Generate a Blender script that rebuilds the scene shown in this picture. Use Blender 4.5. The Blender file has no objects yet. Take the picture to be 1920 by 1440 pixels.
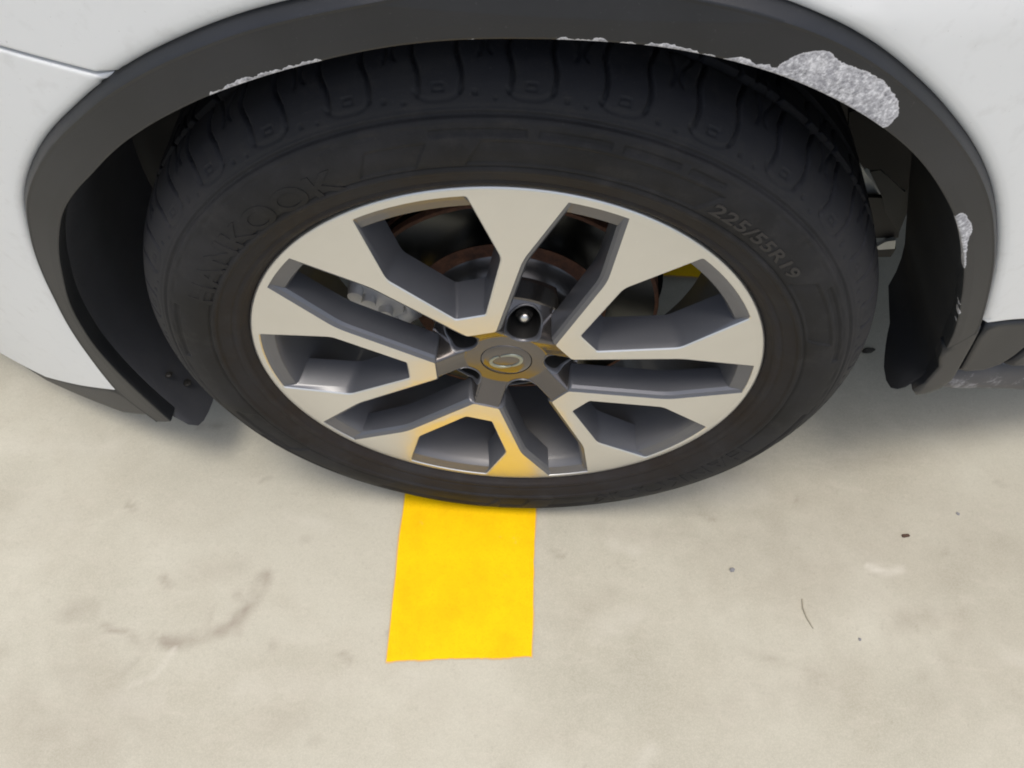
import bpy, math, random
import numpy as np
from mathutils import Matrix, Vector
from mathutils.geometry import delaunay_2d_cdt

random.seed(4); rng = np.random.default_rng(4)
S = bpy.context.scene
COL = S.collection
R = math.radians

# ------------------------------------------------------------------ camera
cam_d = bpy.data.cameras.new('camera')
cam_d.sensor_width = 36.0; cam_d.lens = 28.703; cam_d.clip_start = 0.02; cam_d.clip_end = 500
cam = bpy.data.objects.new('camera', cam_d); COL.objects.link(cam)
cam.matrix_world = Matrix(((0.9983, -0.0577, -0.0021, 0.0055), (0.0479, 0.8472, -0.5291, -0.4556),
                           (0.0324, 0.5281, 0.8486, 0.7044), (0, 0, 0, 1)))
S.camera = cam
# ------------------------------------------------------------------ light
SUN_EL, SUN_AZ = 77.0, -25.0          # elevation, compass side (0 = behind the camera)
w = bpy.data.worlds.new('World'); S.world = w; w.use_nodes = True
nt = w.node_tree; nt.nodes.clear()
sky = nt.nodes.new('ShaderNodeTexSky'); sky.sky_type = 'NISHITA'; sky.sun_disc = False
sky.sun_elevation = R(SUN_EL); sky.sun_rotation = R(180 + SUN_AZ); sky.dust_density = 4.0; sky.air_density = 1.0
sky.ozone_density = 1.0
bg = nt.nodes.new('ShaderNodeBackground'); bg.inputs['Strength'].default_value = 0.15
wo = nt.nodes.new('ShaderNodeOutputWorld')
hs = nt.nodes.new('ShaderNodeHueSaturation'); hs.inputs['Saturation'].default_value = .72   # hazy white sky
nt.links.new(sky.outputs[0], hs.inputs['Color']); nt.links.new(hs.outputs[0], bg.inputs[0]); nt.links.new(bg.outputs[0], wo.inputs[0])
sun_d = bpy.data.lights.new('sun', 'SUN'); sun_d.energy = 1.15; sun_d.angle = R(16); sun_d.color = (1.0, 0.93, 0.82)
sun = bpy.data.objects.new('sun', sun_d); COL.objects.link(sun)
sv = Vector((math.sin(R(SUN_AZ)) * math.cos(R(SUN_EL)), -math.cos(R(SUN_AZ)) * math.cos(R(SUN_EL)), math.sin(R(SUN_EL))))
sun.rotation_euler = sv.to_track_quat('Z', 'Y').to_euler(); sun.location = (0, -3, 4)
S.cycles.filter_width = 1.9
S.view_settings.view_transform = 'Standard'; S.view_settings.look = 'None'
S.view_settings.exposure = 0.27; S.view_settings.gamma = 1.0

# ------------------------------------------------------------------ node helpers
class NT:
    def __init__(s, name):
        s.m = bpy.data.materials.new(name); s.m.use_nodes = True; s.t = s.m.node_tree
        s.b = s.t.nodes['Principled BSDF']; s.tc = None
    def n(s, typ, **kw):
        x = s.t.nodes.new(typ)
        for k, v in kw.items(): setattr(x, k, v)
        return x
    def l(s, a, b): s.t.links.new(a, b)
    def obj(s, scale=(1, 1, 1)):
        if s.tc is None: s.tc = s.n('ShaderNodeTexCoord')
        mp = s.n('ShaderNodeMapping'); mp.inputs['Scale'].default_value = scale
        s.l(s.tc.outputs['Object'], mp.inputs['Vector']); return mp.outputs[0]
    def noise(s, scale, detail=4, rough=.55, vec=None, dist=0):
        x = s.n('ShaderNodeTexNoise'); x.inputs['Scale'].default_value = scale
        x.inputs['Detail'].default_value = detail; x.inputs['Roughness'].default_value = rough
        x.inputs['Distortion'].default_value = dist
        s.l(vec if vec is not None else s.obj(), x.inputs['Vector']); return x.outputs['Fac']
    def ramp(s, fac, stops):
        r = s.n('ShaderNodeValToRGB'); e = r.color_ramp.elements
        e[0].position, e[0].color = stops[0][0], col(stops[0][1]); e[1].position, e[1].color = stops[-1][0], col(stops[-1][1])
        for p, c in stops[1:-1]:
            q = e.new(p); q.color = col(c)
        s.l(fac, r.inputs[0]); return r.outputs[0]
    def mix(s, fac, a, b, mode='MIX'):
        x = s.n('ShaderNodeMix', data_type='RGBA', blend_type=mode)
        for i, v in ((0, fac), (6, a), (7, b)):
            if hasattr(v, 'is_output'): s.l(v, x.inputs[i])
            else: x.inputs[i].default_value = v if i == 0 else col(v)
        return x.outputs[2]
    def bump(s, h, strength=.3, dist=.001):
        b = s.n('ShaderNodeBump'); b.inputs['Strength'].default_value = strength; b.inputs['Distance'].default_value = dist
        s.l(h, b.inputs['Height']); s.l(b.outputs[0], s.b.inputs['Normal'])
    def set(s, **kw):
        for k, v in kw.items():
            i = s.b.inputs[k.replace('_', ' ')]
            if hasattr(v, 'is_output'): s.l(v, i)
            elif isinstance(v, tuple): i.default_value = col(v)
            else: i.default_value = v
        return s
def col(c):
    if isinstance(c, (int, float)): return (c, c, c, 1)
    return tuple(c) + ((1,) if len(c) == 3 else ())
M = {}
def mats():
    a = NT('car_paint'); f = a.noise(3, 3); g = a.noise(60, 5)
    c = a.mix(f, (.745, .76, .76), (.79, .805, .81)); c = a.mix(a.ramp(g, [(.56, 0.0), (.78, .22)]), c, (.45, .44, .42)); c = a.mix(a.ramp(a.noise(420, 3, .6), [(.70, 0.0), (.76, .5)]), c, (.22, .21, .20))
    a.set(Base_Color=c, Roughness=.42, Coat_Weight=.5, Coat_Roughness=.18); M['paint'] = a.m
    a = NT('trim_plastic'); g = a.noise(1600, 3); f = a.noise(9, 5, .6)
    c = a.mix(a.ramp(f, [(.35, 0.0), (.7, 1.0)]), (.013, .0145, .0175), (.021, .0225, .027))
    fine = a.noise(420, 2); c = a.mix(a.ramp(fine, [(.68, 0.0), (.78, .2)]), c, (.12, .12, .125))
    wa_ = a.n('ShaderNodeAttribute', attribute_name='wear')
    jag = a.noise(230, 6, .72); sub_ = a.n('ShaderNodeMath', operation='MULTIPLY_ADD'); a.l(jag, sub_.inputs[0]); sub_.inputs[1].default_value = 1.5; sub_.inputs[2].default_value = -.75
    ad = a.n('ShaderNodeMath', operation='ADD'); a.l(sub_.outputs[0], ad.inputs[0]); a.l(wa_.outputs['Fac'], ad.inputs[1])
    mk = a.ramp(ad.outputs[0], [(.46, 0.0), (.60, 1.0)])
    blot = a.noise(330, 5, .7); cl = a.noise(95, 5, .65, dist=1.0)
    w1 = a.ramp(blot, [(.30, (.10, .10, .11)), (.42, (.34, .34, .36)), (.52, (.50, .50, .53)), (.62, (.80, .80, .82))])
    w1 = a.mix(a.ramp(cl, [(.36, .55), (.50, 0.0)]), w1, (.26, .26, .29)); w1 = a.mix(a.ramp(cl, [(.56, 0.0), (.68, .6)]), w1, (.78, .78, .80))
    edge = a.ramp(ad.outputs[0], [(.5, .75), (1.0, 0.0)]); w1 = a.mix(edge, w1, (.70, .70, .73))
    c = a.mix(mk, c, w1)
    a.set(Base_Color=c, Roughness=a.ramp(mk, [(0, .42), (1, .8)]), Specular_IOR_Level=.45)
    hh = a.mix(mk, g, blot); a.bump(hh, .22, .0005); M['trim'] = a.m
    a = NT('liner_plastic'); f = a.noise(30, 5); fine = a.noise(300, 3)
    c = a.mix(f, (.012, .013, .015), (.028, .029, .033)); c = a.mix(a.ramp(fine, [(.66, 0.0), (.78, .4)]), c, (.10, .10, .10))
    a.set(Base_Color=c, Roughness=.62); a.bump(a.noise(220, 4), .25, .001); M['liner'] = a.m
    a = NT('rubber'); f = a.noise(14, 6, .65); fine = a.noise(500, 3)
    # dusty brown bloom near the bead, greyer on the shoulder: radius from the hub
    sep = a.n('ShaderNodeSeparateXYZ'); a.l(a.obj(), sep.inputs[0])
    cx = a.n('ShaderNodeCombineXYZ'); a.l(sep.outputs[0], cx.inputs[0]); a.l(sep.outputs[2], cx.inputs[2])
    ln = a.n('ShaderNodeVectorMath', operation='LENGTH'); a.l(cx.outputs[0], ln.inputs[0])
    mr = a.n('ShaderNodeMapRange'); mr.inputs[1].default_value = .255; mr.inputs[2].default_value = .365; a.l(ln.outputs['Value'], mr.inputs[0])
    c = a.ramp(mr.outputs[0], [(0, (.019, .0138, .0115)), (.26, (.0155, .0128, .0118)), (.31, (.0100, .0098, .0098)), (.6, (.0105, .0106, .0114)), (.75, (.0165, .0172, .020)), (.9, (.015, .0155, .020)), (1, (.008, .0083, .0105))])
    c = a.mix(a.ramp(f, [(.40, 0.0), (.68, .8)]), c, (.025, .0248, .027)); c = a.mix(a.ramp(a.noise(48, 6, .7), [(.52, 0.0), (.72, .6)]), c, (.032, .0305, .030))
    c = a.mix(a.ramp(fine, [(.66, 0.0), (.8, .35)]), c, (.08, .076, .07))
    a.set(Base_Color=c, Roughness=a.ramp(f, [(.3, .62), (.7, .76)]), Specular_IOR_Level=.28); a.bump(a.noise(900, 3), .15, .0004); M['rubber'] = a.m
    a = NT('rubber_print'); a.set(Base_Color=(.024, .022, .021), Roughness=.62); M['print'] = a.m
    a = NT('machined_aluminium'); f = a.noise(22, 3); fine = a.noise(260, 3)
    c = a.mix(f, (.72, .71, .67), (.79, .78, .745)); c = a.mix(a.ramp(fine, [(.70, 0.0), (.80, .35)]), c, (.9, .9, .9))
    sp_ = a.n('ShaderNodeSeparateXYZ'); a.l(a.obj(), sp_.inputs[0]); cb = a.n('ShaderNodeCombineXYZ'); a.l(sp_.outputs[0], cb.inputs[0]); a.l(sp_.outputs[2], cb.inputs[2])
    ln_ = a.n('ShaderNodeVectorMath', operation='LENGTH'); a.l(cb.outputs[0], ln_.inputs[0]); nz_ = a.n('ShaderNodeTexNoise', noise_dimensions='1D'); nz_.inputs['Scale'].default_value = 1400; a.l(ln_.outputs['Value'], nz_.inputs['W'])
    a.bump(nz_.outputs['Fac'], .10, .0003)
    a.set(Base_Color=c, Metallic=.88, Roughness=.35, Coat_Weight=.25, Coat_Roughness=.12); M['alu'] = a.m
    a = NT('gunmetal_paint'); f = a.noise(35, 5); fine = a.noise(420, 3)
    c = a.mix(f, (.10, .105, .12), (.125, .129, .144)); c = a.mix(a.ramp(fine, [(.66, 0.0), (.8, .35)]), c, (.25, .22, .19))
    a.set(Base_Color=c, Metallic=.35, Roughness=.36, Coat_Weight=.7, Coat_Roughness=.22); M['gun'] = a.m
    a = NT('barrel_paint'); f = a.noise(30, 5)
    a.set(Base_Color=a.mix(f, (.11, .113, .125), (.15, .148, .15)), Metallic=.3, Roughness=.42, Coat_Weight=.3); M['barrel'] = a.m
    a = NT('rust'); f = a.noise(90, 6, .7)
    a.set(Base_Color=a.ramp(f, [(.3, (.035, .016, .010)), (.6, (.11, .045, .022)), (.75, (.20, .10, .06))]), Roughness=.85); a.bump(f, .5, .001); M['rust'] = a.m
    a = NT('brake_steel'); a.set(Base_Color=(.075, .078, .075), Metallic=1.0, Roughness=.24); a.bump(a.noise(120, 2, vec=a.obj((1, 1, 1))), .05, .0005); M['steel'] = a.m
    a = NT('hub_steel'); f = a.noise(40, 5); a.set(Base_Color=a.mix(f, (.075, .078, .085), (.12, .115, .11)), Metallic=.7, Roughness=.28); M['hub'] = a.m
    a = NT('cast_aluminium'); f = a.noise(60, 5); a.set(Base_Color=a.mix(f, (.50, .50, .50), (.75, .74, .72)), Metallic=.2, Roughness=.5); a.bump(f, .4, .002); M['cast'] = a.m
    a = NT('black_metal'); f = a.noise(20, 5); a.set(Base_Color=a.mix(f, (.005, .005, .005), (.012, .011, .010)), Roughness=.6); M['black'] = a.m
    a = NT('pale_plate_metal'); f = a.noise(20, 5); a.set(Base_Color=a.mix(f, (.45, .47, .46), (.6, .62, .6)), Metallic=.2, Roughness=.5); M['pale_metal'] = a.m
    a = NT('bolt_steel'); a.set(Base_Color=(.75, .74, .70), Metallic=1.0, Roughness=.3); M['bolt'] = a.m
    a = NT('emblem_silver'); a.set(Base_Color=(.30, .34, .31), Metallic=.5, Roughness=.3); M['emblem'] = a.m
    a = NT('scraped_plastic'); f = a.noise(300, 6, .75); g = a.noise(80, 4, .6)
    c = a.ramp(f, [(.30, (.07, .07, .075)), (.42, (.30, .30, .32)), (.55, (.46, .46, .49)), (.66, (.78, .78, .80))])
    c = a.mix(a.ramp(g, [(.35, .5), (.62, 0.0)]), c, (.24, .24, .26))
    a.set(Base_Color=c, Roughness=.85); a.bump(f, .8, .0016); M['scrape'] = a.m
    a = NT('scratch_edge'); f = a.noise(260, 5, .7)
    a.set(Base_Color=a.ramp(f, [(.36, (.06, .06, .06)), (.5, (.35, .35, .34)), (.62, (.72, .72, .70))]), Roughness=.8); a.bump(f, .6, .001); M['scratch'] = a.m
    a = NT('sill_scuffed'); f = a.noise(28, 5, .7); g = a.noise(120, 4)
    c = a.mix(a.ramp(f, [(.54, 0.0), (.64, .9)]), (.045, .048, .056), (.50, .50, .54)); c = a.mix(g, c, (.06, .06, .07))
    a.set(Base_Color=c, Roughness=.5); M['sill'] = a.m
    # ground: worn beige floor, stains and painted light falloff carried by mesh attribute "stain" and "pale"
    a = NT('floor_concrete'); f = a.noise(1.7, 6, .62, dist=.4); g = a.noise(7, 6, .65, dist=.6); h = a.noise(240, 3, .7); k = a.noise(24, 5, .6, vec=a.obj((1, 2.2, 1)), dist=.8)
    c = a.ramp(f, [(.32, (.345, .328, .258)), (.45, (.435, .415, .335)), (.56, (.49, .47, .385)), (.72, (.54, .52, .435))])
    c = a.mix(a.ramp(g, [(.42, .0), (.75, .55)]), c, (.40, .37, .29)); c = a.mix(a.ramp(k, [(.5, 0.0), (.8, .25)]), c, (.62, .58, .49))
    c = a.mix(a.ramp(h, [(.52, 0.0), (.8, .30)]), c, (.30, .27, .22))
    pits = a.noise(95, 5, .7); c = a.mix(a.ramp(pits, [(.62, 0.0), (.72, .30)]), c, (.28, .25, .20)); c = a.mix(a.ramp(a.noise(700, 2), [(.40, .18), (.55, 0.0)]), c, (.70, .66, .56))
    at = a.n('ShaderNodeAttribute', attribute_name='stain_shade'); c = a.mix(at.outputs['Fac'], c, (.22, .175, .135))
    at2 = a.n('ShaderNodeAttribute', attribute_name='pale'); c = a.mix(at2.outputs['Fac'], c, (.70, .67, .59))
    a.set(Base_Color=c, Roughness=a.ramp(g, [(.3, .5), (.7, .62)]), Specular_IOR_Level=.35); a.bump(h, .14, .001); M['floor'] = a.m
    a = NT('yellow_paint'); f = a.noise(16, 6, .65); g = a.noise(420, 3)
    c = a.ramp(f, [(.3, (.88, .50, .0)), (.5, (.94, .575, .0)), (.7, (.97, .63, .0))]); c = a.mix(a.ramp(g, [(.50, 0.0), (.8, .35)]), c, (.62, .34, .0)); c = a.mix(a.ramp(a.noise(55, 6, .7), [(.66, 0.0), (.74, .35)]), c, (.60, .47, .22))
    a.set(Base_Color=c, Roughness=.65, Specular_IOR_Level=.15); a.bump(g, .1, .0006); M['yellow'] = a.m
    a = NT('paint_fringe'); a.set(Base_Color=(.62, .42, .20), Roughness=.7); M['fringe'] = a.m
    a = NT('grit_brown'); a.set(Base_Color=(.08, .045, .03), Roughness=.9); M['grit_brown'] = a.m
    a = NT('grit_grey'); a.set(Base_Color=(.24, .24, .25), Roughness=.9); M['grit_grey'] = a.m
    a = NT('grit_leaf'); a.set(Base_Color=(.045, .04, .03), Roughness=.9); M['grit_leaf'] = a.m
mats()

# ------------------------------------------------------------------ mesh helpers
def mesh(name, v, f, mat, parent=None, smooth=38, mat2=None, m2faces=None):
    me = bpy.data.meshes.new(name)
    v = np.asarray(v, dtype=np.float32).reshape(-1, 3)
    if isinstance(f, np.ndarray):
        n, k = f.shape
        me.vertices.add(len(v)); me.vertices.foreach_set('co', v.ravel())
        me.loops.add(n * k); me.loops.foreach_set('vertex_index', f.astype(np.int32).ravel())
        me.polygons.add(n); me.polygons.foreach_set('loop_start', np.arange(0, n * k, k, dtype=np.int32))
        me.update(calc_edges=True)
    else:
        me.from_pydata(v.tolist(), [], [list(map(int, q)) for q in f])
    me.validate(); me.update()
    me.materials.append(mat)
    if mat2 is not None:
        me.materials.append(mat2)
        idx = np.zeros(len(me.polygons), dtype=np.int32); idx[m2faces] = 1; me.polygons.foreach_set('material_index', idx)
    me.polygons.foreach_set('use_smooth', np.ones(len(me.polygons), dtype=bool))
    if smooth: me.set_sharp_from_angle(angle=R(smooth))
    o = bpy.data.objects.new(name, me); COL.objects.link(o)
    if parent: o.parent = parent
    return o
def tag(o, label=None, cat=None, group=None, kind=None):
    for k, val in (('label', label), ('category', cat), ('group', group), ('kind', kind)):
        if val: o[k] = val
    return o
def copy(o, ang=0, parent=None):
    c = o.copy(); COL.objects.link(c); c.parent = parent or o.parent
    c.rotation_euler = (0, ang, 0); return c
def revolve(name, prof, mat, parent=None, n=256, smooth=38, a0=0, a1=360, y=None):
    """profile [(r, y)] about the wheel axis (Y)"""
    full = (a1 - a0) >= 360; m = n if full else n + 1
    th = np.radians(np.linspace(a0, a1, n, endpoint=False) if full else np.linspace(a0, a1, n + 1))
    p = np.array(prof); k = len(p)
    V = np.stack([np.outer(np.sin(th), p[:, 0]), np.tile(p[:, 1], (m, 1)), np.outer(np.cos(th), p[:, 0])], -1).reshape(-1, 3)
    i = np.arange(n)[:, None]; j = np.arange(k - 1)[None]; i2 = (i + 1) % m
    F = np.stack([i * k + j, i * k + j + 1, i2 * k + j + 1, i2 * k + j], -1).reshape(-1, 4)
    return mesh(name, V, F[:, ::-1].copy(), mat, parent, smooth)
def grid_faces(n, m, wrap=False):
    i = np.arange(n if wrap else n - 1)[:, None]; j = np.arange(m - 1)[None]; i2 = (i + 1) % n
    return np.stack([i * m + j, i * m + j + 1, i2 * m + j + 1, i2 * m + j], -1).reshape(-1, 4)
def pol(r, a): return np.array([r * math.sin(R(a)), r * math.cos(R(a))])
def inside(P, poly):
    x, y = P[:, 0], P[:, 1]; c = np.zeros(len(P), bool); n = len(poly)
    for i in range(n):
        x1, y1 = poly[i]; x2, y2 = poly[(i + 1) % n]
        if y1 == y2: continue
        t = (y1 > y) != (y2 > y)
        c ^= t & (x < (x2 - x1) * (y - y1) / (y2 - y1) + x1)
    return c
def dist_poly(P, poly, closed=True):
    A = np.asarray(poly); B = np.roll(A, -1, 0)
    if not closed: A, B = A[:-1], B[:-1]
    d = np.full(len(P), 1e9)
    for a, b in zip(A, B):
        ab = b - a; L = ab @ ab
        if L < 1e-14: continue
        t = np.clip(((P - a) @ ab) / L, 0, 1); q = a + t[:, None] * ab
        d = np.minimum(d, np.hypot(*(P - q).T))
    return d
def cdt(outer, holes=(), pts=None):
    """triangulated planar region; returns vertices (n,2) and triangles"""
    V = [tuple(p) for p in outer]; E = [(i, (i + 1) % len(outer)) for i in range(len(outer))]
    for h in holes:
        b = len(V); V += [tuple(p) for p in h]; E += [(b + i, b + (i + 1) % len(h)) for i in range(len(h))]
    if pts is not None: V += [tuple(p) for p in pts]
    vo, _, fo, *_ = delaunay_2d_cdt([Vector(p) for p in V], E, [], 0, 1e-7)
    vo = np.array([(p.x, p.y) for p in vo]); fo = np.array([list(f) for f in fo if len(f) == 3])
    c = vo[fo].mean(1); k = inside(c, outer)
    for h in holes: k &= ~inside(c, h)
    fo = fo[k]
    a = vo[fo]; ar = (a[:, 1, 0] - a[:, 0, 0]) * (a[:, 2, 1] - a[:, 0, 1]) - (a[:, 2, 0] - a[:, 0, 0]) * (a[:, 1, 1] - a[:, 0, 1])
    fo[ar < 0] = fo[ar < 0][:, ::-1]     # ccw in xz -> normal towards -y
    return vo, fo[np.abs(ar) > 1e-12]
def offset(poly, offs, closed=True):
    """move each edge i (poly[i]->poly[i+1]) by offs[i] along its left normal, miter joined"""
    P = np.asarray(poly, float); n = len(P); ne = n if closed else n - 1; out = []
    def line(i):
        a, b = P[i], P[(i + 1) % n]; d = (b - a) / np.linalg.norm(b - a); nn = np.array([-d[1], d[0]])
        return a + nn * offs[i], d, nn
    for i in range(n):
        if not closed and i == 0: a, d, nn = line(0); out.append(a); continue
        if not closed and i == n - 1: a, d, nn = line(n - 2); out.append(P[-1] + nn * offs[n - 2]); continue
        a1, d1, n1 = line((i - 1) % n); a2, d2, n2 = line(i)
        cr = d1[0] * d2[1] - d1[1] * d2[0]
        if abs(cr) < 0.03: out.append(P[i] + (n1 * offs[(i - 1) % n] + n2 * offs[i]) / 2); continue
        t = ((a2 - a1)[0] * d2[1] - (a2 - a1)[1] * d2[0]) / cr
        out.append(a1 + d1 * t)
    return np.array(out)
def fillet(poly, rad, closed=True, k=6):
    """round corner i with radius rad[i] (0 keeps it); always k+1 points per rounded corner"""
    P = np.asarray(poly, float); n = len(P); out = []
    for i in range(n):
        if rad[i] <= 0 or (not closed and i in (0, n - 1)): out.append(P[i]); continue
        a, b, c = P[i - 1], P[i], P[(i + 1) % n]
        la, lc = np.linalg.norm(a - b), np.linalg.norm(c - b); u, v2 = (a - b) / la, (c - b) / lc
        th = math.acos(np.clip(u @ v2, -1, 1)); t = min(rad[i] / math.tan(th / 2), la * .45, lc * .45)
        for s in np.linspace(0, 1, k + 1):
            out.append((1 - s) ** 2 * (b + u * t) + 2 * s * (1 - s) * b + s * s * (b + v2 * t))
    return np.array(out)
def sub(poly, marks, maxlen, closed=True):
    pass
def tube(name, pts, r, mat, parent=None, n=10, closed=False):
    P = [Vector(p) for p in pts]; V = []; m = len(P)
    for i, p in enumerate(P):
        t = (P[(i + 1) % m] - P[i - 1]) if closed else (P[min(i + 1, m - 1)] - P[max(i - 1, 0)])
        t.normalize(); u = t.orthogonal().normalized() if i == 0 else (u - t * u.dot(t)).normalized()
        b = t.cross(u); rr = r[i] if isinstance(r, (list, tuple)) else r
        for j in range(n):
            a = 2 * math.pi * j / n; V.append(p + (u * math.cos(a) + b * math.sin(a)) * rr)
    F = [(i * n + j, i * n + (j + 1) % n, ((i + 1) % m) * n + (j + 1) % n, ((i + 1) % m) * n + j) for i in range(m if closed else m - 1) for j in range(n)]
    if not closed: F += [tuple(range(n))[::-1], tuple((m - 1) * n + j for j in range(n))]
    return mesh(name, V, F, mat, parent)
def box(name, c, s, mat, parent=None, rot=None, bev=.003):
    import bmesh
    bm = bmesh.new(); bmesh.ops.create_cube(bm, size=1)
    for v in bm.verts: v.co = Vector((v.co.x * s[0], v.co.y * s[1], v.co.z * s[2]))
    if bev: bmesh.ops.bevel(bm, geom=bm.edges[:], offset=bev, segments=2, affect='EDGES', profile=.6)
    mt = Matrix.Translation(c)
    if rot: mt = mt @ Matrix.Rotation(R(rot[1]), 4, rot[0])
    bm.transform(mt); me = bpy.data.meshes.new(name); bm.to_mesh(me); bm.free()
    me.materials.append(mat); me.polygons.foreach_set('use_smooth', [True] * len(me.polygons)); me.set_sharp_from_angle(angle=R(30))
    o = bpy.data.objects.new(name, me); COL.objects.link(o); o.parent = parent; return o

# ================================================================== GROUND
GZ = -0.352
def axis(c0, c1, step, far):
    a = list(np.arange(c0, c1 + 1e-6, step)); s = step; hi = []; x = a[-1]
    while x < far: s *= 1.35; x += s; hi.append(x)
    lo = []; s = step; x = a[0]
    while x > -far: s *= 1.35; x -= s; lo.append(x)
    return np.array(lo[::-1] + a + hi)
gx = axis(-.9, 1.0, .006, 60); gy = axis(-.45, .5, .006, 60)
X, Y_ = np.meshgrid(gx, gy, indexing='ij')
V = np.stack([X, Y_, np.full_like(X, GZ)], -1).reshape(-1, 3)
F = grid_faces(len(gx), len(gy))[:, ::-1].copy()
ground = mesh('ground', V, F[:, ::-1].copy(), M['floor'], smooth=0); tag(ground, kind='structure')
if ground.data.polygons[0].normal.z < 0: ground.data.flip_normals()
def vn(P, s, seed=0):     # cheap value noise for marks
    from mathutils import noise as mn
    return np.array([mn.noise(Vector((p[0] * s + seed, p[1] * s, seed * .37))) for p in P])
core = (V[:, 0] > -.9) & (V[:, 0] < 1.0) & (V[:, 1] > -.45) & (V[:, 1] < .5)
P2 = V[core][:, :2].astype(float)
n1 = vn(P2, 38); n2 = vn(P2, 11, 5.0); n3 = vn(P2, 90, 9.0)
stain_shade = np.zeros(len(P2)); pale = np.zeros(len(P2))
def stroke(pts, wd, amp, rag=.5, tgt=None):
    d = dist_poly(P2 + np.stack([n1, n2], -1) * wd * .5, np.array(pts, float), closed=False)
    v = np.clip(1 - d / wd, 0, 1) ** .8 * amp * np.clip(1 + rag * (n1 * 2 + n3), 0, 1.6)
    t = stain_shade if tgt is None else tgt; t[:] = np.maximum(t, v)
# curved dark scuff left of the yellow bar and its fainter neighbours
stroke([(-.302, -.118), (-.307, -.135), (-.312, -.152), (-.325, -.178), (-.342, -.192), (-.365, -.198), (-.39, -.207), (-.408, -.207)], .013, .50)
stroke([(-.328, -.172), (-.345, -.193), (-.37, -.20)], .011, .50)
stroke([(-.49, -.193), (-.478, -.199), (-.462, -.199)], .006, .34)
stroke([(-.452, -.205), (-.44, -.213)], .011, .26)
stroke([(-.425, -.20), (-.44, -.235), (-.45, -.25)], .007, .18)
stroke([(-.36, -.165), (-.362, -.19)], .005, .16)
stroke([(-.54, -.178), (-.52, -.176)], .022, .32)
stroke([(-.50, -.245), (-.42, -.30)], .05, .12)
stroke([(-.56, -.30), (-.45, -.335)], .05, .14)
stroke([(.327, -.178), (.352, -.184), (.39, -.196), (.42, -.203)], .007, .20)
stroke([(.327, -.178), (.333, -.18)], .008, .24)
stroke([(.30, -.24), (.45, -.20)], .05, .10)
stroke([(.53, -.13), (.62, -.115)], .03, .20)
stroke([(.12, -.02), (.25, -.03)], .018, .12)
stroke([(.40, -.03), (.95, -.02)], .16, .16, .25)  # light falloff to the right painted in as darkening, with greyer mottling
stroke([(.62, -.16), (.95, -.10)], .14, .13, .25)  # same painted falloff, continued towards the far right
stroke([(-.88, .0), (-.60, -.06)], .07, .10, .25)
for _ in range(46):
    x, y = rng.uniform(-.85, .95), rng.uniform(-.4, .12); stroke([(x, y), (x + rng.normal(0, .01), y + rng.normal(0, .006))], rng.uniform(.0035, .009), rng.uniform(.12, .38))
for _ in range(16):
    x, y = rng.uniform(-.85, .95), rng.uniform(-.4, .1); stroke([(x, y), (x + rng.normal(0, .09), y + rng.normal(0, .03))], rng.uniform(.012, .035), rng.uniform(.06, .13))
stroke([(.505, -.055), (.53, -.062), (.55, -.058)], .007, .40, .5, pale)
stroke([(.16, -.045), (.19, -.05)], .012, .30, .5, pale)
stroke([(-.44, -.262), (-.41, -.248), (-.40, -.225), (-.395, -.215)], .0055, .30, .5, pale)
for _ in range(14):
    x, y = rng.uniform(-.85, .95), rng.uniform(-.4, .1); stroke([(x, y), (x + rng.normal(0, .05), y + rng.normal(0, .02))], rng.uniform(.008, .03), rng.uniform(.1, .25), .5, pale)
for nm, arr in (('stain_shade', stain_shade), ('pale', pale)):
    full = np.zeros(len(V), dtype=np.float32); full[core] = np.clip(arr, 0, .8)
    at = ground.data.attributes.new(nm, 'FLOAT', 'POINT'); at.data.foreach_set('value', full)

# painted T marking: bar that runs out from under the tyre, joined to a cross bar under the car
def wob(a, b, n, amp, seed):
    a, b = np.array(a), np.array(b); d = (b - a) / np.linalg.norm(b - a); nn = np.array([-d[1], d[0]])
    t = np.linspace(0, 1, n, endpoint=False); r = np.random.default_rng(seed)
    k = np.convolve(r.normal(0, 1, n + 6), np.ones(7) / 7, 'valid') * amp
    return [a + (b - a) * s + nn * q for s, q in zip(t, k)]
def marking(grow, seed):
    g = grow
    c = [(-.129 - g, -.2164 - g), (.052 + g, -.2011 - g), (.0480 + g, .433 - g), (.335 + g, .434 - g), (.335 + g, .62 + g), (-.14 - g, .62 + g)]
    out = []
    for i in range(6): out += wob(c[i], c[(i + 1) % 6], 46, .0016 + (.0009 if grow else 0), seed + i)
    return np.array(out)
def sheet(name, poly, z, mat, parent=None):
    vo, fo = cdt(poly); v = [(x, y, z) for x, y in vo]
    o = mesh(name, v, [tuple(f) for f in fo], mat, parent, smooth=0)
    if o.data.polygons[0].normal.z < 0: o.data.flip_normals()
    return o
ym = sheet('road_marking', marking(0, 3), GZ + .0030, M['yellow'])
tag(ym, kind='structure')
fr = sheet('paint_fringe', marking(.0014, 3), GZ + .0015, M['fringe'], ym)

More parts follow.
